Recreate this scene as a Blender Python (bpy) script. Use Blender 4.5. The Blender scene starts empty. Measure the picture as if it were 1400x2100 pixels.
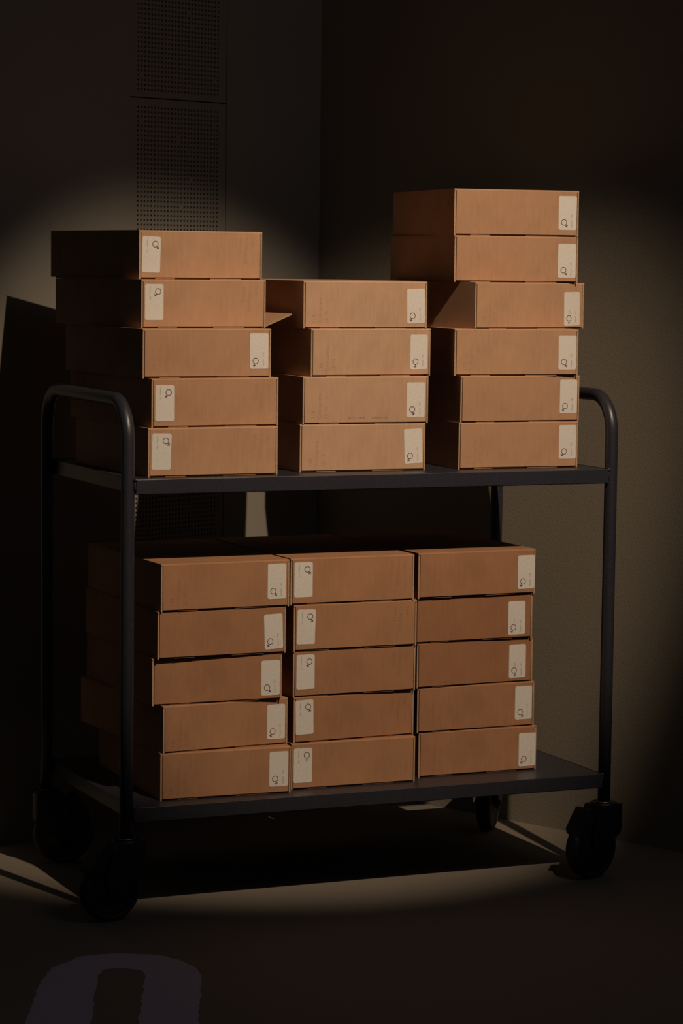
import bpy, bmesh, math, random
from mathutils import Vector, Matrix
random.seed(4)
SC = bpy.context.scene
COL = SC.collection

# ---------------------------------------------------------------- camera
F_PX = 5509.11
YAW, PITCH, ROLL = math.radians(-23.4868), math.radians(-5.3477), math.radians(0.7080)
fw = Vector((-math.sin(YAW) * math.cos(PITCH), math.cos(YAW) * math.cos(PITCH), math.sin(PITCH)))
rt = Vector((math.cos(YAW), math.sin(YAW), 0))
up = rt.cross(fw)
rt2 = rt * math.cos(ROLL) + up * math.sin(ROLL)
up2 = -rt * math.sin(ROLL) + up * math.cos(ROLL)
cam_data = bpy.data.cameras.new('camera')
cam = bpy.data.objects.new('camera', cam_data)
COL.objects.link(cam)
m = Matrix((rt2, up2, -fw)).transposed().to_4x4()
m.translation = Vector((-1.58272, -4.61797, 1.21350))
cam.matrix_world = m
cam_data.sensor_fit = 'VERTICAL'
cam_data.sensor_height = 36.0
cam_data.lens = F_PX / 2100.0 * 36.0
cam_data.clip_end = 60
SC.camera = cam

# ---------------------------------------------------------------- world, lights, exposure
w = bpy.data.worlds.new('dark_room')
w.use_nodes = True
w.node_tree.nodes['Background'].inputs[0].default_value = (0.78, 0.90, 1.0, 1)
w.node_tree.nodes['Background'].inputs[1].default_value = 0.014
SC.world = w
SC.view_settings.view_transform = 'Standard'
SC.view_settings.look = 'None'
SC.view_settings.exposure = 0.0
SC.view_settings.gamma = 1.0
SC.view_settings.use_curve_mapping = False

def aim(o, target):
    o.rotation_euler = (Vector(target) - o.location).to_track_quat('-Z', 'Y').to_euler()

sd = bpy.data.lights.new('gallery_spot', 'SPOT')
sd.energy = 470
sd.color = (1.0, 0.77, 0.54)
sd.spot_size = math.radians(22.1)
sd.spot_blend = 0.5
sd.shadow_soft_size = 0.022
spot = bpy.data.objects.new('gallery_spot', sd)
COL.objects.link(spot)
spot.location = (0.72, -2.90, 3.74)
aim(spot, (0.54, 0.25, 0.845))

hd = bpy.data.lights.new('gallery_spot_core', 'SPOT')          # brighter core of the same lamp's beam
hd.energy = 110
hd.color = sd.color
hd.spot_size = math.radians(16.5)
hd.spot_blend = 1.0
hd.shadow_soft_size = 0.022
core = bpy.data.objects.new('gallery_spot_core', hd)
COL.objects.link(core)
core.location = spot.location
aim(core, (0.56, 0.10, 1.10))

# weak fill added at the upper right to lift the upper wall
ad = bpy.data.lights.new('room_fill', 'AREA')
ad.shape = 'RECTANGLE'; ad.size = 1.6; ad.size_y = 1.2
ad.energy = 3.8
ad.color = (0.95, 0.93, 1.0)
al = bpy.data.objects.new('room_fill', ad)
COL.objects.link(al)
al.location = (1.6, -3.2, 4.0)
aim(al, (0.1, 0.9, 2.2))

# faint violet fill added low on the right to tint floor and shelf fronts
vd = bpy.data.lights.new('violet_fill', 'AREA')
vd.shape = 'RECTANGLE'; vd.size = 0.9; vd.size_y = 0.7
vd.energy = 1.6
vd.color = (0.42, 0.36, 1.0)
vl = bpy.data.objects.new('violet_fill', vd)
COL.objects.link(vl)
vl.location = (3.0, -3.0, 1.0)
aim(vl, (1.1, -0.1, 0.1))

# ---------------------------------------------------------------- materials
def new_mat(name):
    mt = bpy.data.materials.new(name); mt.use_nodes = True
    nt = mt.node_tree
    return mt, nt, nt.nodes['Principled BSDF']

def tex_coord(nt, scale=(1, 1, 1)):
    tc = nt.nodes.new('ShaderNodeTexCoord'); mp = nt.nodes.new('ShaderNodeMapping')
    mp.inputs['Scale'].default_value = scale
    nt.links.new(tc.outputs['Object'], mp.inputs['Vector'])
    return mp.outputs['Vector']

def noise(nt, vec, scale, detail=4, rough=0.6):
    n = nt.nodes.new('ShaderNodeTexNoise')
    n.inputs['Scale'].default_value = scale; n.inputs['Detail'].default_value = detail
    n.inputs['Roughness'].default_value = rough
    nt.links.new(vec, n.inputs['Vector'])
    return n.outputs['Fac']

def ramp(nt, fac, stops):
    r = nt.nodes.new('ShaderNodeValToRGB')
    els = r.color_ramp.elements
    while len(els) < len(stops): els.new(0.5)
    for e, (pos, c) in zip(els, stops):
        e.position = pos; e.color = (*c, 1)
    nt.links.new(fac, r.inputs['Fac'])
    return r.outputs['Color']

def bump(nt, bsdf, fac, strength, dist=0.001):
    b = nt.nodes.new('ShaderNodeBump')
    b.inputs['Strength'].default_value = strength; b.inputs['Distance'].default_value = dist
    nt.links.new(fac, b.inputs['Height']); nt.links.new(b.outputs['Normal'], bsdf.inputs['Normal'])

def mul(c, k): return tuple(x * k for x in c)

def cardboard(name, base, seed):
    mt, nt, bs = new_mat(name)
    v = tex_coord(nt, (1, 1, 1)); mp = v.node
    mp.inputs['Location'].default_value = (seed * 3.1, seed * 1.7, seed * 0.9)
    blot = noise(nt, v, 14, 3)
    v2 = tex_coord(nt, (160, 160, 26)); fib = noise(nt, v2, 1.0, 3)      # vertical flute shading
    v3 = tex_coord(nt, (1, 1, 1)); speck = noise(nt, v3, 900, 2)
    mix = nt.nodes.new('ShaderNodeMath'); mix.operation = 'ADD'
    m1 = nt.nodes.new('ShaderNodeMath'); m1.operation = 'MULTIPLY'; m1.inputs[1].default_value = 0.45
    m2 = nt.nodes.new('ShaderNodeMath'); m2.operation = 'MULTIPLY'; m2.inputs[1].default_value = 0.30
    m3 = nt.nodes.new('ShaderNodeMath'); m3.operation = 'MULTIPLY'; m3.inputs[1].default_value = 0.25
    mx2 = nt.nodes.new('ShaderNodeMath'); mx2.operation = 'ADD'
    nt.links.new(blot, m1.inputs[0]); nt.links.new(fib, m2.inputs[0]); nt.links.new(speck, m3.inputs[0])
    nt.links.new(m1.outputs[0], mix.inputs[0]); nt.links.new(m2.outputs[0], mix.inputs[1])
    nt.links.new(mix.outputs[0], mx2.inputs[0]); nt.links.new(m3.outputs[0], mx2.inputs[1])
    c = ramp(nt, mx2.outputs[0], [(0.32, mul(base, 0.84)), (0.5, base), (0.68, mul(base, 1.13))])
    nt.links.new(c, bs.inputs['Base Color'])
    bs.inputs['Roughness'].default_value = 0.82
    bs.inputs['Specular IOR Level'].default_value = 0.25
    bump(nt, bs, mx2.outputs[0], 0.25, 0.0006)
    return mt

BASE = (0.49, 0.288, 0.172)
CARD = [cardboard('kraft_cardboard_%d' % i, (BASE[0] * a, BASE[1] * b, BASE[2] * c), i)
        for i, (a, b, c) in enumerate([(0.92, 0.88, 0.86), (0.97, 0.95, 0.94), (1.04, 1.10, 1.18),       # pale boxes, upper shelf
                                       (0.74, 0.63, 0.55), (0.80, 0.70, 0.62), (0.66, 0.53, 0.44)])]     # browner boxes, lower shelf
EDGE, nt, bs = new_mat('cardboard_cut_edge')
v = tex_coord(nt, (400, 400, 400)); n = noise(nt, v, 1, 2)
nt.links.new(ramp(nt, n, [(0.3, (0.36, 0.22, 0.13)), (0.7, (0.52, 0.35, 0.22))]), bs.inputs['Base Color'])
bs.inputs['Roughness'].default_value = 0.9

PAPER, nt, bs = new_mat('white_label_paper')
v = tex_coord(nt); n = noise(nt, v, 260, 3)
nt.links.new(ramp(nt, n, [(0.3, (0.66, 0.62, 0.58)), (0.7, (0.76, 0.72, 0.67))]), bs.inputs['Base Color'])
bs.inputs['Roughness'].default_value = 0.6

def flat(name, col, rough=0.6):
    mt, nt, bs = new_mat(name)
    v = tex_coord(nt); n = noise(nt, v, 500, 2)
    nt.links.new(ramp(nt, n, [(0.3, mul(col, 0.85)), (0.7, mul(col, 1.12))]), bs.inputs['Base Color'])
    bs.inputs['Roughness'].default_value = rough
    return mt
INK = flat('dark_purple_ink', (0.075, 0.028, 0.045))
TEXT_INK = flat('grey_ink', (0.28, 0.22, 0.19))
PENCIL = {1: flat('faint_pencil', (0.415, 0.236, 0.136)), 0: flat('faint_pencil_brown', (0.320, 0.168, 0.086))}
BROWN_INK = flat('brown_print', (0.26, 0.115, 0.045))

def powder(name, col, rough, flake=True):
    mt, nt, bs = new_mat(name)
    v = tex_coord(nt)
    n = noise(nt, v, 420, 2, 0.5)
    nt.links.new(ramp(nt, n, [(0.3, mul(col, 0.8)), (0.66, mul(col, 1.15)), (0.80, mul(col, 2.6 if flake else 1.2))]), bs.inputs['Base Color'])
    bs.inputs['Roughness'].default_value = rough
    bs.inputs['Specular IOR Level'].default_value = 0.6
    bump(nt, bs, n, 0.35, 0.0006)
    return mt
STEEL = powder('charcoal_powder_coat', (0.027, 0.027, 0.038), 0.38)
PLASTIC = powder('black_plastic', (0.008, 0.008, 0.010), 0.5, False)
RUBBER = powder('dark_rubber', (0.014, 0.014, 0.017), 0.6, False)
BARE = powder('bare_metal', (0.35, 0.33, 0.30), 0.35, False)
BARE.node_tree.nodes['Principled BSDF'].inputs['Metallic'].default_value = 0.8

def plaster(name, col, scale, strength, dist):
    mt, nt, bs = new_mat(name)
    v = tex_coord(nt)
    a = noise(nt, v, 1.6, 5); b = noise(nt, v, scale, 4, 0.55)
    nt.links.new(ramp(nt, a, [(0.3, mul(col, 0.93)), (0.7, mul(col, 1.06))]), bs.inputs['Base Color'])
    bs.inputs['Roughness'].default_value = 0.85
    bump(nt, bs, b, strength, dist)
    return mt
WALL_SMOOTH = plaster('smooth_grey_wall_paint', (0.245, 0.222, 0.190), 300, 0.12, 0.0005)
WALL_ROUGH = plaster('textured_wall_paint', (0.240, 0.208, 0.165), 210, 0.5, 0.0015)
FLOOR_M = plaster('dark_screed_floor', (0.205, 0.172, 0.138), 55, 0.4, 0.0015)
DARK = flat('cavity_black', (0.006, 0.006, 0.006), 0.95)
PAINT = plaster('pale_floor_paint', (0.44, 0.41, 0.56), 120, 0.4, 0.001)

# ---------------------------------------------------------------- helpers
def link_obj(name, bm, mats, parent=None, smooth=False):
    me = bpy.data.meshes.new(name)
    bmesh.ops.recalc_face_normals(bm, faces=bm.faces)
    bm.to_mesh(me); bm.free()
    for mt in (mats if isinstance(mats, (list, tuple)) else [mats]): me.materials.append(mt)
    if smooth:
        for p in me.polygons: p.use_smooth = True
    o = bpy.data.objects.new(name, me); COL.objects.link(o)
    if parent: o.parent = parent
    return o

def thing(name, label, cat, loc=(0, 0, 0), rz=0.0, group=None):
    o = bpy.data.objects.new(name, None); COL.objects.link(o)
    o.empty_display_size = 0.05
    o.location = loc; o.rotation_euler = (0, 0, rz)
    o['label'] = label; o['category'] = cat
    if group: o['group'] = group
    return o

def add_box(bm, a, b, mat=0):
    x0, y0, z0 = a; x1, y1, z1 = b
    vs = [bm.verts.new(p) for p in ((x0, y0, z0), (x1, y0, z0), (x1, y1, z0), (x0, y1, z0),
                                    (x0, y0, z1), (x1, y0, z1), (x1, y1, z1), (x0, y1, z1))]
    fs = []
    for q in ((0, 3, 2, 1), (4, 5, 6, 7), (0, 1, 5, 4), (1, 2, 6, 5), (2, 3, 7, 6), (3, 0, 4, 7)):
        f = bm.faces.new([vs[i] for i in q]); f.material_index = mat; fs.append(f)
    return vs, fs

def bevel_all(bm, w, seg=2, minang=0.6):
    es = [e for e in bm.edges if len(e.link_faces) == 2 and e.calc_face_angle(0) > minang]
    bmesh.ops.bevel(bm, geom=es, offset=w, segments=seg, affect='EDGES', profile=0.6)

def extrude_profile(bm, pts, x0, x1, mat=0):
    """closed profile in (y, z), extruded along x"""
    n = len(pts)
    A = [bm.verts.new((x0, y, z)) for y, z in pts]; B = [bm.verts.new((x1, y, z)) for y, z in pts]
    for i in range(n):
        j = (i + 1) % n
        bm.faces.new((A[i], A[j], B[j], B[i])).material_index = mat
    bm.faces.new(A[::-1]).material_index = mat; bm.faces.new(B).material_index = mat

def add_tube(bm, path, r, seg=20, caps=True):
    rings = []
    P = [Vector(p) for p in path]; ref = None
    for i, p in enumerate(P):
        t = (P[min(i + 1, len(P) - 1)] - P[max(i - 1, 0)]).normalized()
        if ref is None:
            ref = t.cross(Vector((1, 0, 0)))
            if ref.length < 0.1: ref = t.cross(Vector((0, 1, 0)))
            ref.normalize()
        ref = (ref - t * ref.dot(t)).normalized(); s = t.cross(ref)
        rings.append([bm.verts.new(p + (ref * math.cos(a) + s * math.sin(a)) * r) for a in [2 * math.pi * k / seg for k in range(seg)]])
    for a, b in zip(rings, rings[1:]):
        for k in range(seg):
            bm.faces.new((a[k], a[(k + 1) % seg], b[(k + 1) % seg], b[k]))
    if caps:
        bm.faces.new(rings[0][::-1]); bm.faces.new(rings[-1])

def add_lathe(bm, prof, M, seg=40, close=False):
    """profile (r, h) revolved about local z, placed with matrix M"""
    rings = []
    for r, h in prof:
        if r < 1e-6: rings.append([bm.verts.new(M @ Vector((0, 0, h)))])
        else: rings.append([bm.verts.new(M @ Vector((r * math.cos(a), r * math.sin(a), h))) for a in [2 * math.pi * k / seg for k in range(seg)]])
    pairs = list(zip(rings, rings[1:]))
    if close: pairs.append((rings[-1], rings[0]))
    for a, b in pairs:
        for k in range(seg):
            k2 = (k + 1) % seg
            if len(a) == 1 and len(b) == 1: continue
            if len(a) == 1: bm.faces.new((a[0], b[k], b[k2]))
            elif len(b) == 1: bm.faces.new((a[k], a[k2], b[0]))
            else: bm.faces.new((a[k], a[k2], b[k2], b[k]))

def prism(bm, pts, M, h0, h1, mat=0):
    """polygon (x, y) extruded along local z between h0 and h1, placed with M"""
    A = [bm.verts.new(M @ Vector((x, y, h0))) for x, y in pts]; B = [bm.verts.new(M @ Vector((x, y, h1))) for x, y in pts]
    n = len(pts)
    bm.faces.new(A[::-1]).material_index = mat; bm.faces.new(B).material_index = mat
    for i in range(n):
        bm.faces.new((A[i], A[(i + 1) % n], B[(i + 1) % n], B[i])).material_index = mat

def rounded_rect(w, h, r, seg=5):
    pts = []
    for cx, cy, a0 in ((w / 2 - r, h / 2 - r, 0), (-w / 2 + r, h / 2 - r, 90), (-w / 2 + r, -h / 2 + r, 180), (w / 2 - r, -h / 2 + r, 270)):
        for k in range(seg + 1):
            a = math.radians(a0 + 90 * k / seg); pts.append((cx + r * math.cos(a), cy + r * math.sin(a)))
    return pts

# ---------------------------------------------------------------- the setting
CX, CY = 0.8244, 1.0694
AL, AR = math.radians(24.3), math.radians(-65.405)
HGT = 4.35
def struct(name, bm, mt, parent=None):
    o = link_obj(name, bm, mt, parent)
    if parent is None: o['kind'] = 'structure'
    return o

bm = bmesh.new(); add_box(bm, (-4.5, -6.0, -0.10), (4.5, 2.6, 0.0)); struct('floor', bm, FLOOR_M)

# left wall: local frame, s runs from the corner to the left, d outward into the room
ul = Vector((-math.cos(AL), -math.sin(AL), 0)); nl = Vector((math.sin(AL), -math.cos(AL), 0))
ML = Matrix((ul, Vector((0, 0, 1)), nl)).transposed().to_4x4(); ML.translation = Vector((CX, CY, 0))   # local x=s, y=z, z=out
S0, S1, PZ0, PZ1 = 0.3030, 0.5920, 0.470, 2.630
bm = bmesh.new()
def lbox(a, b):
    vs, _ = add_box(bm, a, b)
    for q in vs: q.co = ML @ q.co
lbox((0, 0, -0.12), (S0, HGT, 0)); lbox((S1, 0, -0.12), (3.6, HGT, 0))
lbox((S0, 0, -0.12), (S1, PZ0, 0)); lbox((S0, PZ1, -0.12), (S1, HGT, 0)); lbox((S0, PZ0, -0.12), (S1, PZ1, -0.06))
wl = struct('wall_left', bm, WALL_SMOOTH)
bm = bmesh.new(); lbox((S0 + .0005, PZ0 + .0005, -0.0598), (S1 - .0005, PZ1 - .0005, -0.055)); struct('cavity_back', bm, DARK, wl)

def perforated(z0, z1, rows_z, skips):
    """sheet with drilled holes: cells with an octagonal hole each, margins round them"""
    bm = bmesh.new()
    sA, sB = S0 + 0.0022, S1 - 0.0001
    pitch = 0.00993; hs = 0.3312            # s of the right-most hole column
    cols = [hs + i * pitch for i in range(25)]
    r = 0.0027; T = -0.004
    vz = rows_z[1] - rows_z[0]
    xs = [c - pitch / 2 for c in cols] + [cols[-1] + pitch / 2]
    zs = [c - vz / 2 for c in rows_z] + [rows_z[-1] + vz / 2]
    grid = [[bm.verts.new(ML @ Vector((x, z, 0))) for x in xs] for z in zs]
    for j, zc in enumerate(rows_z):
        for i, xc in enumerate(cols):
            A, B, C_, D = grid[j][i], grid[j][i + 1], grid[j + 1][i + 1], grid[j + 1][i]
            if (i, j) in skips:
                bm.faces.new((A, B, C_, D)); continue
            ring = [bm.verts.new(ML @ Vector((xc + r * math.cos(a), zc + r * 1.05 * math.sin(a), 0))) for a in [math.pi / 8 + k * math.pi / 4 for k in range(8)]]
            back = [bm.verts.new(ML @ Vector((xc + r * math.cos(a), zc + r * 1.05 * math.sin(a), T))) for a in [math.pi / 8 + k * math.pi / 4 for k in range(8)]]
            # corners: C_ at 45deg, D 135, A 225, B 315
            for cv, k in ((C_, 0), (D, 2), (A, 4), (B, 6)):
                bm.faces.new((cv, ring[(k + 1) % 8], ring[k]))
            for c1, c2, k in ((C_, D, 1), (D, A, 3), (A, B, 5), (B, C_, 7)):
                bm.faces.new((c1, c2, ring[(k + 1) % 8], ring[k]))
            for k in range(8):
                bm.faces.new((ring[k], ring[(k + 1) % 8], back[(k + 1) % 8], back[k]))
    o4 = lambda x, z: bm.verts.new(ML @ Vector((x, z, 0)))
    for a, b, c, d in ((sA, z0, xs[0], z1), (xs[-1], z0, sB, z1), (xs[0], z0, xs[-1], zs[0]), (xs[0], zs[-1], xs[-1], z1)):
        if d - b > 1e-4: bm.faces.new((o4(a, b), o4(c, b), o4(c, d), o4(a, d)))
    for a, b, c, d in ((sA, z0, sB, z0), (sB, z0, sB, z1), (sB, z1, sA, z1), (sA, z1, sA, z0)):   # rim returns
        e = lambda x, z, q: bm.verts.new(ML @ Vector((x, z, q)))
        bm.faces.new((e(a, b, 0), e(c, d, 0), e(c, d, T), e(a, b, T)))
    return link_obj('perforated_panel', bm, WALL_SMOOTH, wl)

vp = 0.00995
low_top = 1.5330
rows = [low_top - i * vp for i in range(94)][::-1]
sk = {(1, len(rows) - 4), (23, len(rows) - 4), (11, len(rows) - 22), (8, len(rows) - 16), (12, len(rows) - 8), (12, len(rows) - 7)}
perforated(PZ0 + .001, 1.5520, rows, sk)
rows = [1.5703 + i * vp for i in range(90)]
perforated(1.5545, PZ1 - .001, rows, {(1, 3), (23, 3), (8, 14), (9, 17)})

ur = Vector((math.cos(AR), math.sin(AR), 0)); nr = Vector((math.sin(AR), -math.cos(AR), 0))
MR = Matrix((ur, Vector((0, 0, 1)), nr)).transposed().to_4x4(); MR.translation = Vector((CX, CY, 0))
bm = bmesh.new()
vs, _ = add_box(bm, (0.0, 0, -0.12), (4.6, HGT, 0))
for q in vs: q.co = MR @ q.co
struct('wall_right', bm, WALL_ROUGH)

# painted figure on the floor, cut off by the frame; ragged outline
OUT = [(-0.3725, -0.5951), (-0.329, -0.4915), (-0.2704, -0.3545), (-0.2295, -0.2864), (-0.1622, -0.2323), (-0.1263, -0.2317), (-0.0884, -0.239), (-0.0291, -0.2756), (-0.0068, -0.3261), (-0.0016, -0.3729), (-0.0088, -0.4209), (-0.0631, -0.5621), (-0.1147, -0.694),
       (-0.165, -0.83), (-0.20, -0.90), (-0.27, -0.95), (-0.36, -0.955), (-0.44, -0.92), (-0.462, -0.85), (-0.43, -0.74)]
INN = [(-0.2737, -0.6329), (-0.2252, -0.5001), (-0.1756, -0.3675), (-0.1501, -0.3301), (-0.1198, -0.3314), (-0.0944, -0.3547), (-0.0936, -0.3752), (-0.1528, -0.5278), (-0.2044, -0.6595),
       (-0.26, -0.80), (-0.30, -0.835), (-0.335, -0.82), (-0.335, -0.78)]
def ragged(pts, amp, rnd):
    out = []
    n = len(pts)
    for i in range(n):
        a = Vector(pts[i]); b = Vector(pts[(i + 1) % n]); k = max(1, int((b - a).length / 0.011))
        nrm = Vector((-(b - a).y, (b - a).x)).normalized()
        for j in range(k):
            p = a.lerp(b, j / k) + nrm * rnd.uniform(-amp, amp); out.append((p.x, p.y))
    return out
rnd = random.Random(7)
def resample(pts, n):
    L = [0]; m_ = len(pts)
    for i in range(m_): L.append(L[-1] + (Vector(pts[i]) - Vector(pts[(i + 1) % m_])).length)
    res = []
    for k in range(n):
        t = L[-1] * k / n; i = max(j for j in range(m_) if L[j] <= t)
        f = (t - L[i]) / max(1e-9, L[i + 1] - L[i]); res.append(Vector(pts[i]).lerp(Vector(pts[(i + 1) % m_]), f))
    return res
cen = Vector((-0.21, -0.58))
def star(pts, n):
    """points of the outline by their angle about a slanted axis so that both rings match"""
    return pts
bm = bmesh.new()
from mathutils.geometry import tessellate_polygon
ro, ri = ragged(OUT, 0.0022, rnd), ragged(INN, 0.0022, rnd)
allp = ro + ri
tris = tessellate_polygon([[Vector((x, y, 0)) for x, y in ro], [Vector((x, y, 0)) for x, y in ri]])
T1 = 0.0008
vt = [bm.verts.new((x, y, T1)) for x, y in allp]; vb = [bm.verts.new((x, y, 0.0)) for x, y in allp]
for t in tris:
    try: bm.faces.new([vt[i] for i in t]); bm.faces.new([vb[i] for i in t[::-1]])
    except ValueError: pass
for off, cnt in ((0, len(ro)), (len(ro), len(ri))):
    for i in range(cnt):
        a, b = off + i, off + (i + 1) % cnt
        bm.faces.new((vt[a], vt[b], vb[b], vb[a]))
fm = link_obj('floor_marking', bm, PAINT)
fm['label'] = 'pale violet rounded painted numeral or letter O on the dark floor, cut off by the frame'; fm['category'] = 'floor marking'

# ---------------------------------------------------------------- the trolley
W, D, R = 1.0, 0.4941, 0.0125
ZU, ZL, TH = 0.8130, 0.2079, 0.0270
HZ, CZ, BR = 0.9553, 0.1482, 0.072
tr = thing('trolley', 'charcoal metal two-shelf trolley on castors loaded with cardboard boxes', 'trolley', (0, 0, 0))
def side_frame(x):
    pts = [(x, 0, CZ - 0.004), (x, 0, 0.4), (x, 0, 0.7), (x, 0, HZ - BR)]
    for k in range(1, 11):
        a = math.pi / 2 * k / 10; pts.append((x, BR - BR * math.cos(a), HZ - BR + BR * math.sin(a)))
    for k in range(1, 6): pts.append((x, BR + (D - 2 * BR) * k / 6, HZ))
    for k in range(0, 11):
        a = math.pi / 2 * k / 10; pts.append((x, D - BR + BR * math.sin(a), HZ - BR + BR * math.cos(a)))
    pts += [(x, D, 0.7), (x, D, 0.4), (x, D, CZ - 0.004)]
    bm = bmesh.new(); add_tube(bm, pts, R, 24)
    return link_obj('tube_frame', bm, STEEL, tr, True)
side_frame(0); side_frame(W)

def shelf(z, name_z):
    bm = bmesh.new()
    x0, x1, y0, y1 = 0.0118, W - 0.0118, -R - 0.0015, D + R + 0.0015
    t = 0.0018
    # notches for the posts are hidden behind the tubes: tray stops at the tubes' inner sides
    add_box(bm, (x0, y0 + t, z - t), (x1, y1 - t, z))
    add_box(bm, (x0, y0, z - TH), (x1, y0 + t, z)); add_box(bm, (x0, y1 - t, z - TH), (x1, y1, z))
    add_box(bm, (x0, y0 + t, z - TH), (x0 + t, y1 - t, z - t)); add_box(bm, (x1 - t, y0 + t, z - TH), (x1, y1 - t, z - t))
    add_box(bm, (x0 + t, y0 + t, z - TH), (x1 - t, y0 + 0.012, z - TH + t)); add_box(bm, (x0 + t, y1 - 0.012, z - TH), (x1 - t, y1 - t, z - TH + t))
    bmesh.ops.remove_doubles(bm, verts=bm.verts, dist=1e-6)
    s = link_obj('shelf', bm, STEEL, tr)
    bv = s.modifiers.new('bevel', 'BEVEL'); bv.width = 0.0009; bv.segments = 2; bv.limit_method = 'ANGLE'
    for (x, sx) in ((x0, -1), (x1, 1)):
        for y in (-0.010, D + 0.010):
            bm = bmesh.new()
            M = Matrix.Translation((x + sx * 0.0015, y, z - TH * 0.42)) @ Matrix.Scale(3.4, 4, (0, 0, 1))
            bmesh.ops.create_icosphere(bm, subdivisions=2, radius=0.0032, matrix=M)
            M = Matrix.Translation((x + sx * 0.0005, y - 0.002 * (1 if y < 0.1 else -1), z - 0.001))
            bmesh.ops.create_icosphere(bm, subdivisions=2, radius=0.0036, matrix=M)
            for q in bm.verts: q.co += Vector([random.uniform(-.0003, .0003) for _ in range(3)])
            link_obj('weld_bead', bm, STEEL, s, True)
    return s
shelf(ZU, 'u'); shelf(ZL, 'l')

def caster(px, py, tdir, pedal=True):
    """swivel castor: housing over the wheel, wheel offset along tdir from the post"""
    t = Vector((tdir[0], tdir[1], 0)).normalized(); a = Vector((0, 0, 1)).cross(t)      # axle direction
    M = Matrix((t, a, Vector((0, 0, 1)))).transposed().to_4x4(); M.translation = Vector((px, py, 0))
    WR, off, hw = 0.060, 0.034, 0.0155
    # fork housing: top cap ring, hood, two cheeks
    bm = bmesh.new()
    add_lathe(bm, [(0.0, CZ - 0.004), (0.0145, CZ - 0.004), (0.0150, CZ - 0.001), (0.0245, CZ + 0.001), (0.0268, CZ - 0.002), (0.0268, CZ - 0.028), (0.0240, CZ - 0.031), (0, CZ - 0.031)], M, 36)
    for sgn in (-1, 1):
        y0, y1 = sgn * (hw + 0.0030), sgn * (hw + 0.0095)
        Mc = M @ Matrix(((1, 0, 0, 0), (0, 0, 1, 0), (0, 1, 0, 0), (0, 0, 0, 1)))          # (x,z) polygon, extruded along axle
        prism(bm, [(-0.027, 0.146), (0.027, 0.146), (0.044, 0.118), (0.052, 0.080), (0.047, 0.058), (0.034, 0.046), (0.020, 0.050), (-0.006, 0.076), (-0.024, 0.088), (-0.0275, 0.105)], Mc, min(y0, y1), max(y0, y1))
    Mc = M @ Matrix(((1, 0, 0, 0), (0, 0, 1, 0), (0, 1, 0, 0), (0, 0, 0, 1)))
    prism(bm, [(-0.027, 0.124), (-0.027, 0.1460), (0.027, 0.1460), (0.034, 0.128), (0.030, 0.1235)], Mc, -hw - 0.0035, hw + 0.0035)
    bevel_all(bm, 0.0016, 2, 0.5)
    c = link_obj('caster', bm, PLASTIC, tr)
    # wheel
    Mw = M @ Matrix.Translation((off, 0, WR)) @ Matrix.Rotation(math.pi / 2, 4, 'X')
    bm = bmesh.new()
    hw_ = hw
    add_lathe(bm, [(0.047, -hw_ + 0.001), (0.051, -hw_), (0.0565, -hw_ + 0.002), (0.0592, -hw_ + 0.007), (0.060, -0.003), (0.060, 0.003), (0.0592, hw_ - 0.007), (0.0565, hw_ - 0.002), (0.051, hw_), (0.047, hw_ - 0.001)], Mw, 56, True)
    link_obj('tyre', bm, RUBBER, c, True)
    bm = bmesh.new()
    add_lathe(bm, [(0, -hw_ - 0.0015), (0.014, -hw_ - 0.0015), (0.016, -hw_ + 0.002), (0.040, -hw_ + 0.004), (0.0472, -hw_ + 0.001), (0.0472, hw_ - 0.001), (0.040, hw_ - 0.004), (0.016, hw_ - 0.002), (0.014, hw_ + 0.0015), (0, hw_ + 0.0015)], Mw, 48)
    link_obj('hub', bm, PLASTIC, c, True)
    bm = bmesh.new()
    add_lathe(bm, [(0, -hw_ - 0.0125), (0.0065, -hw_ - 0.0125), (0.0065, hw_ + 0.0125), (0, hw_ + 0.0125)], Mw, 12)
    link_obj('axle_bolt', bm, PLASTIC, c)
    bm = bmesh.new()
    add_lathe(bm, [(0.0127, CZ + 0.0005), (0.0150, CZ + 0.0005), (0.0150, CZ + 0.0025), (0.0127, CZ + 0.0025)], M, 32, True)
    link_obj('collar_ring', bm, BARE, c, True)
    if pedal:
        bm = bmesh.new()
        prism(bm, [(0.040, 0.134), (0.052, 0.143), (0.060, 0.141), (0.085, 0.103), (0.083, 0.094), (0.074, 0.087), (0.064, 0.092), (0.044, 0.124)], Mc, -0.020, 0.020)
        prism(bm, [(0.022, 0.112), (0.024, 0.123), (0.050, 0.130), (0.054, 0.118), (0.046, 0.112)], Mc, -0.008, 0.008)
        bevel_all(bm, 0.003, 2, 0.5)
        link_obj('brake_pedal', bm, PLASTIC, c)
caster(0, 0, (-0.98, -0.19))
caster(W, 0, (-0.958, -0.286))
caster(0, D, (0.956, -0.293))
caster(W, D, (-0.62, -0.78), False)

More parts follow.
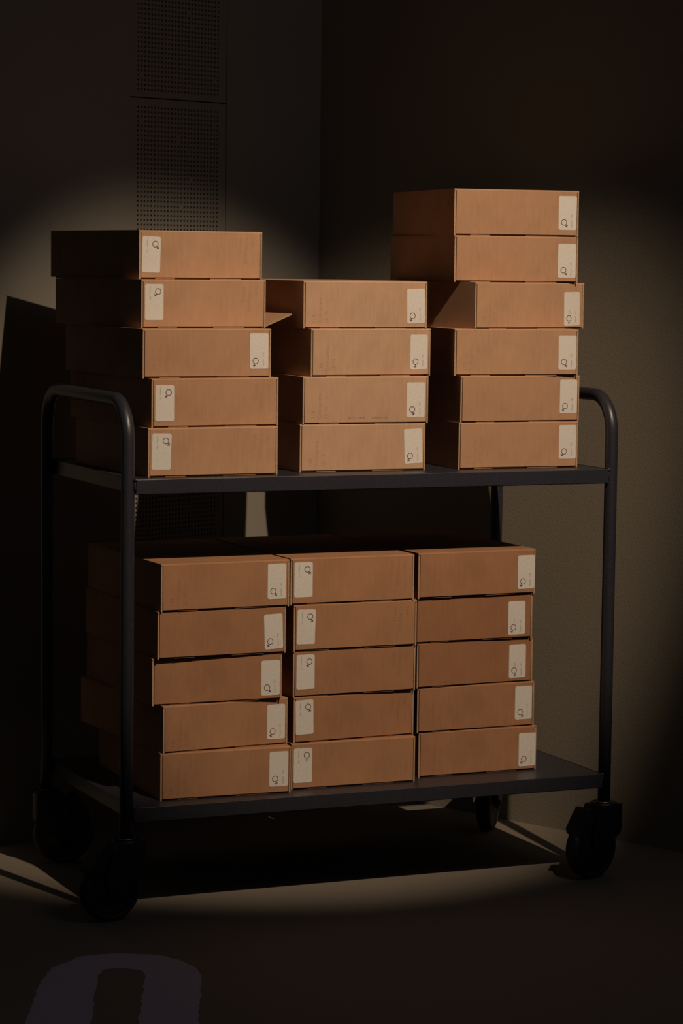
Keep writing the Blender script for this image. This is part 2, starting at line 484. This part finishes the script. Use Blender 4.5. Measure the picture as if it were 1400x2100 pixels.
# ---------------------------------------------------------------- the boxes
BW, BD = 0.2585, 0.3971
HEIGHT = {1: 0.0904, 0: 0.0888}          # boxes on the upper and on the lower shelf
def tray_mesh(mi, BH):
    bm = bmesh.new(); t = 0.003; w = BW / 2
    # side walls reach the front, front board is set back behind the lid's front flap
    add_box(bm, (-w, 0.0006, 0), (-w + t, BD, BH - t - .0004)); add_box(bm, (w - t, 0.0006, 0), (w, BD, BH - t - .0004))
    add_box(bm, (-w + t, BD - t, 0), (w - t, BD, BH - t - .0004))
    add_box(bm, (-w + t, 0.0070, 0), (w - t, BD - t, t))
    add_box(bm, (-w + t, 0.0045, t), (w - t, 0.0070, BH - t - .0015))
    # locking tabs seen as short pieces in the bottom joint
    for a, b in ((-0.095, -0.055), (0.020, 0.085)):
        add_box(bm, (a, 0.0022, 0.0004), (b, 0.0070, 0.0028))
    for f in bm.faces:
        c = f.calc_center_median(); n_ = f.normal
        f.material_index = 1 if c.y < 0.0008 else 0
    me = bpy.data.meshes.new('box_tray'); bmesh.ops.recalc_face_normals(bm, faces=bm.faces); bm.to_mesh(me); bm.free()
    me.materials.append(CARD[mi]); me.materials.append(EDGE)
    return me
def lid_mesh(mi, bow, BH):
    bm = bmesh.new(); t = 0.003; w = BW / 2; r = 0.0030
    # top board with folded front edge, then the front flap (slightly narrower than the box)
    prof = [(BD, BH - t), (BD, BH)]
    for k in range(5):
        a = math.pi / 2 * k / 4; prof.append((r - r * math.sin(a), BH - r + r * math.cos(a)))
    prof += [(0.0, BH - 0.0034), (0.0030, BH - 0.0034)]
    extrude_profile(bm, prof, -w, w)
    fx = w - 0.0042
    # flap: grid so it can bow a little
    nx, nz = 8, 5
    def P(i, j, back):
        x = -fx + 2 * fx * i / nx; z = 0.0034 + (BH - 0.0034 - 0.0033) * j / nz
        b = bow * math.sin(math.pi * i / nx) * (1 - j / nz) * 0.0016
        return (x, -b + (0.0029 if back else (0.00005 if j == nz else 0.0)), z)
    F = [[bm.verts.new(P(i, j, False)) for i in range(nx + 1)] for j in range(nz + 1)]
    B = [[bm.verts.new(P(i, j, True)) for i in range(nx + 1)] for j in range(nz + 1)]
    for j in range(nz):
        for i in range(nx):
            bm.faces.new((F[j][i], F[j][i + 1], F[j + 1][i + 1], F[j + 1][i])); bm.faces.new((B[j][i], B[j + 1][i], B[j + 1][i + 1], B[j][i + 1]))
        for i in (0, nx):
            bm.faces.new((F[j][i], F[j + 1][i], B[j + 1][i], B[j][i])).material_index = 1
    for i in range(nx):
        bm.faces.new((F[0][i], B[0][i], B[0][i + 1], F[0][i + 1])).material_index = 1
        bm.faces.new((F[nz][i], B[nz][i], B[nz][i + 1], F[nz][i + 1]))
    me = bpy.data.meshes.new('lid'); bmesh.ops.recalc_face_normals(bm, faces=bm.faces); bm.to_mesh(me); bm.free()
    me.materials.append(CARD[mi]); me.materials.append(EDGE)
    return me
TRAY = {u: [tray_mesh(i, HEIGHT[u]) for i in range(6)] for u in (0, 1)}
LID = {u: [[lid_mesh(i, b, HEIGHT[u]) for b in (0.0, 0.02)] for i in range(6)] for u in (0, 1)}

LW, LH = 0.0378, 0.0665
bm = bmesh.new()
# label lies in x-z, thickness along -y
MXZ = Matrix(((1, 0, 0, 0), (0, 0, -1, 0), (0, 1, 0, 0), (0, 0, 0, 1)))
prism(bm, rounded_rect(LW, LH, 0.0035), MXZ, 0.0, 0.0003)
label_me = bpy.data.meshes.new('label'); bmesh.ops.recalc_face_normals(bm, faces=bm.faces); bm.to_mesh(label_me); bm.free(); label_me.materials.append(PAPER)

def female_mesh():
    bm = bmesh.new(); r0, r1 = 0.0049, 0.0061; n = 40
    H = 0.00012
    A = [bm.verts.new((r0 * math.cos(2 * math.pi * k / n), -H, r0 * math.sin(2 * math.pi * k / n))) for k in range(n)]
    B = [bm.verts.new((r1 * math.cos(2 * math.pi * k / n), -H, r1 * math.sin(2 * math.pi * k / n))) for k in range(n)]
    for k in range(n): bm.faces.new((A[k], B[k], B[(k + 1) % n], A[(k + 1) % n]))
    def bar(x0, z0, x1, z1):
        bm.faces.new([bm.verts.new((x, -H, z)) for x, z in ((x0, z0), (x1, z0), (x1, z1), (x0, z1))])
    bar(-0.0007, -0.0118, 0.0007, -0.0055); bar(-0.0031, -0.00960, -0.0007, -0.00820); bar(0.0007, -0.00960, 0.0031, -0.00820)
    me = bpy.data.meshes.new('female_symbol'); bm.to_mesh(me); bm.free(); me.materials.append(INK)
    return me
FEMALE = female_mesh()

_txt = {}
def text_mesh(body, size, mt, key='t'):
    k = (body, size, mt.name)
    if k in _txt: return _txt[k]
    cu = bpy.data.curves.new('text', 'FONT'); cu.body = body; cu.size = size; cu.align_x = 'LEFT'; cu.align_y = 'CENTER'; cu.resolution_u = 2
    to = bpy.data.objects.new('text', cu); COL.objects.link(to)
    dg = bpy.context.evaluated_depsgraph_get()
    me = bpy.data.meshes.new_from_object(to.evaluated_get(dg)); me.name = 'text'
    me.materials.clear(); me.materials.append(mt)
    bpy.data.objects.remove(to)
    _txt[k] = me
    return me
RX = Matrix(((1, 0, 0, 0), (0, 0, -1, 0), (0, 1, 0, 0), (0, 0, 0, 1)))     # text plane (x,y) -> (x,z), facing -y

def put(me, name, parent, M):
    o = bpy.data.objects.new(name, me); COL.objects.link(o); o.parent = parent; o.matrix_local = M
    return o

BOXES = [
    ('L', 0, 0.1756, 0.0249, 1.55, -0.1033, 0.0476, -1.5, 0, 40, '884', 0),
    ('L', 1, 0.1839, 0.0379, 4.24, -0.1034, 0.0453, 0, 0, -35, '811', 0),
    ('L', 2, 0.1712, 0.0484, 3.05, 0.1045, 0.0493, 0, 1, -15, '1148', 0),
    ('L', 3, 0.1819, 0.0968, 5.97, -0.1034, 0.0485, 0, 0, -40, '888', 0),
    ('L', 4, 0.1864, 0.1264, 6.84, -0.1046, 0.0455, -1.5, 0, 40, '1172', 0),
    ('M', 0, 0.4938, 0.0607, -1.52, 0.1040, 0.0466, 2, 1, -25, '1121', 0),
    ('M', 1, 0.4982, 0.0596, -1.51, 0.1029, 0.0454, 0, 1, 15, '854', 0),
    ('M', 2, 0.5131, 0.0708, 4.20, 0.1034, 0.0458, 0, 1, -5, '851', 0),
    ('M', 3, 0.5034, 0.0780, 0.43, 0.1054, 0.0435, 1, 1, -22, '1186', 0),
    ('R', 0, 0.8223, 0.0516, -1.09, 0.1062, 0.0500, 0, 1, -35, '1194', 0),
    ('R', 1, 0.8242, 0.0517, -0.47, 0.1051, 0.0489, 0, 1, -30, '1188', 0),
    ('R', 2, 0.8156, 0.0540, -5.44, 0.1064, 0.0454, 0, 1, 30, '1149', 0),
    ('R', 3, 0.8558, 0.0787, 7.48, 0.1001, 0.0395, 1, 1, 0, '571', 1),
    ('R', 4, 0.8342, 0.0982, -6.22, 0.1057, 0.0436, 0, 1, 35, '1148', 0),
    ('R', 5, 0.8332, 0.0987, -7.08, 0.1058, 0.0468, 0, 1, 35, '1183', 0),
    ('A', 0, 0.2067, 0.0274, -1.75, 0.1050, 0.0468, 0, 1, 15, '1181', 0),
    ('A', 1, 0.2107, 0.0400, 4.60, 0.1046, 0.0444, 0, 1, -28, '885', 0),
    ('A', 2, 0.1927, 0.0394, -0.36, 0.1064, 0.0419, 0, 1, 40, '887', 0),
    ('A', 3, 0.1983, 0.0309, 1.45, 0.1037, 0.0418, 2, 1, -30, '886', 0),
    ('A', 4, 0.2029, 0.0267, 1.58, 0.1033, 0.0486, 0, 1, 40, '1161', 0),
    ('B', 0, 0.4750, 0.0435, -0.63, -0.1056, 0.0460, 0, 0, 0, '888', 0),
    ('B', 1, 0.4795, 0.0535, 3.30, -0.1069, 0.0497, 1, 0, 25, '1185', 0),
    ('B', 2, 0.4774, 0.0491, 1.32, -0.1038, 0.0481, 0, 0, -25, '617', 0),
    ('B', 3, 0.4762, 0.0444, 1.04, -0.1040, 0.0463, -1.5, 0, 30, '618', 0),
    ('B', 4, 0.4682, 0.0425, 0.75, -0.1031, 0.0479, 0, 0, 35, '615', 0),
    ('C', 0, 0.7558, 0.0738, -0.04, 0.1089, 0.0415, 0, 1, -35, '1116', 0),
    ('C', 1, 0.7500, 0.0728, 1.08, 0.1050, 0.0472, 0, 1, 30, '1138', 0),
    ('C', 2, 0.7458, 0.0714, 2.48, 0.0944, 0.0425, 0, 1, 12, '617', 1),
    ('C', 3, 0.7395, 0.0660, 1.44, 0.0938, 0.0411, 0, 1, -20, '618', 1),
    ('C', 4, 0.7408, 0.0591, 1.83, 0.1089, 0.0435, 0, 1, -25, '1182', 0),
]
ORD = {'L': ['bottom one', 'fourth', 'middle one', 'second', 'topmost'],
       'M': ['bottom one', 'third', 'second', 'topmost'],
       'R': ['bottom one', 'fifth', 'fourth', 'third', 'second', 'topmost'],
       'A': ['bottom one', 'fourth', 'middle one', 'second', 'topmost']}
ORD['B'] = ORD['C'] = ORD['A']
PLACE = {'L': 'of left stack on upper shelf', 'M': 'of middle stack on upper shelf', 'R': 'of right stack on upper shelf',
         'A': 'of left stack on lower shelf', 'B': 'of middle stack on lower shelf', 'C': 'of right stack on lower shelf'}
GRP = {'L': 'left stack of boxes on the upper shelf', 'M': 'middle stack of boxes on the upper shelf', 'R': 'right stack of boxes on the upper shelf',
       'A': 'left stack of boxes on the lower shelf', 'B': 'middle stack of boxes on the lower shelf', 'C': 'right stack of boxes on the lower shelf'}
NOTES = {'R': ['118', 'Coleoptera', '17-19'], 'M': ['118', 'Coleoptera', '12-16'], 'L': ['119', 'Coleoptera', '079-14'], 'A': ['119', 'Coleoptera', '21-24'], 'B': ['119', 'Coleoptera', '079.14'], 'C': ['119', 'Coleoptera', '17-43']}
EXTRA = {('L', 3): ', flap open', ('M', 1): ', printed line', ('L', 4): ''}

for idx, (k, j, x, y, th, u, v, tilt, side, ang, num, aut) in enumerate(BOXES):
    UP = int(k in 'LMR'); BH = HEIGHT[UP]
    z = (ZU if UP else ZL) + j * BH + 0.0002
    lab = 'cardboard box, label at %s, %s %s%s' % ('right' if side else 'left', ORD[k][j], PLACE[k], EXTRA.get((k, j), ''))
    b = thing('cardboard_box', lab, 'box', (x, y, z), math.radians(th), GRP[k])
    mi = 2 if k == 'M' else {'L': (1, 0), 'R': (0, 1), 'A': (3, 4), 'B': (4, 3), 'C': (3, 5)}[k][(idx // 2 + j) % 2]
    put(TRAY[UP][mi], 'tray', b, Matrix())
    put(LID[UP][mi][(idx * 5 // 3) % 2], 'lid', b, Matrix())
    # label with print
    bow = [0.0, 0.02][(idx * 5 // 3) % 2]
    bo = bow * 0.0016
    tl = math.radians(tilt)
    Ml = Matrix.Translation((u, -0.0002 - bo, v)) @ Matrix.Rotation(tl * -1, 4, 'Y')
    lb = put(label_me, 'label', b, Ml)
    lb['label'] = 'white rounded paper label'
    # side=1: circle lower left, text at right reading upwards; side=0: half turn of that
    H = -0.0003 - 0.00006
    if side: sx, sz = -0.0072, -0.0185
    else: sx, sz = 0.0078, 0.0195
    # cross direction: ang degrees from straight down, positive towards image right
    put(FEMALE, 'female_symbol', lb, Matrix.Translation((sx, H + 0.00006, sz)) @ Matrix.Rotation(math.radians(-ang), 4, 'Y'))
    flip = 1 if side else -1
    rot = Matrix.Rotation(math.radians(-90 * flip), 4, 'Y')
    word = text_mesh('Nummer', 0.0040, TEXT_INK); nm = text_mesh(num, 0.0040, TEXT_INK)
    put(word, 'label_text', lb, Matrix.Translation((0.0085 * flip, H, -0.0290 * flip)) @ rot @ RX)
    put(nm, 'label_text', lb, Matrix.Translation((0.0085 * flip, H, -0.0105 * flip)) @ rot @ RX)
    if aut: put(text_mesh('Autor', 0.0036, TEXT_INK), 'label_text', lb, Matrix.Translation((-0.0055, H, -0.0100)) @ rot @ RX)
    # faint pencil lines at the other end of the face
    px0 = (-0.108 if side else 0.108)
    for q, s in enumerate(NOTES[k]):
        if (k, j, ) in (('B', 0), ('A', 2), ('A', 3)) : continue
        put(text_mesh(s, 0.0105, PENCIL[UP]), 'pencil_note', b, Matrix.Translation((px0 + flip * 0.013 * q, -0.00008 - bo * 0.9, 0.010 if side else BH - 0.012)) @ rot @ RX)
    if (k, j) == ('M', 1):
        put(text_mesh('BCP nr. 263878', 0.0052, BROWN_INK), 'printed_line', b, Matrix.Translation((-0.036, -0.00008 - bo, 0.0115)) @ RX)
        put(text_mesh('Artikel-nr: 1.60', 0.0052, BROWN_INK), 'printed_line', b, Matrix.Translation((0.012, -0.00008 - bo, 0.0115)) @ RX)
    if (k, j) == ('L', 3):
        # side flap standing out of the right side of this box
        bm = bmesh.new(); w = BW / 2
        P = [Vector((w - 0.0005, 0.004, 0.004)), Vector((w + 0.0545, -0.002, 0.0275)), Vector((w + 0.0545, 0.30, 0.0275)), Vector((w - 0.0005, 0.33, 0.004))]
        nn = (P[1] - P[0]).cross(P[3] - P[0]).normalized() * 0.0026
        A = [bm.verts.new(p) for p in P]; B_ = [bm.verts.new(p - nn) for p in P]
        bm.faces.new(A); bm.faces.new(B_[::-1])
        for i in range(4):
            f = bm.faces.new((A[i], A[(i + 1) % 4], B_[(i + 1) % 4], B_[i])); f.material_index = 1
        link_obj('side_flap', bm, [CARD[mi], EDGE], b)
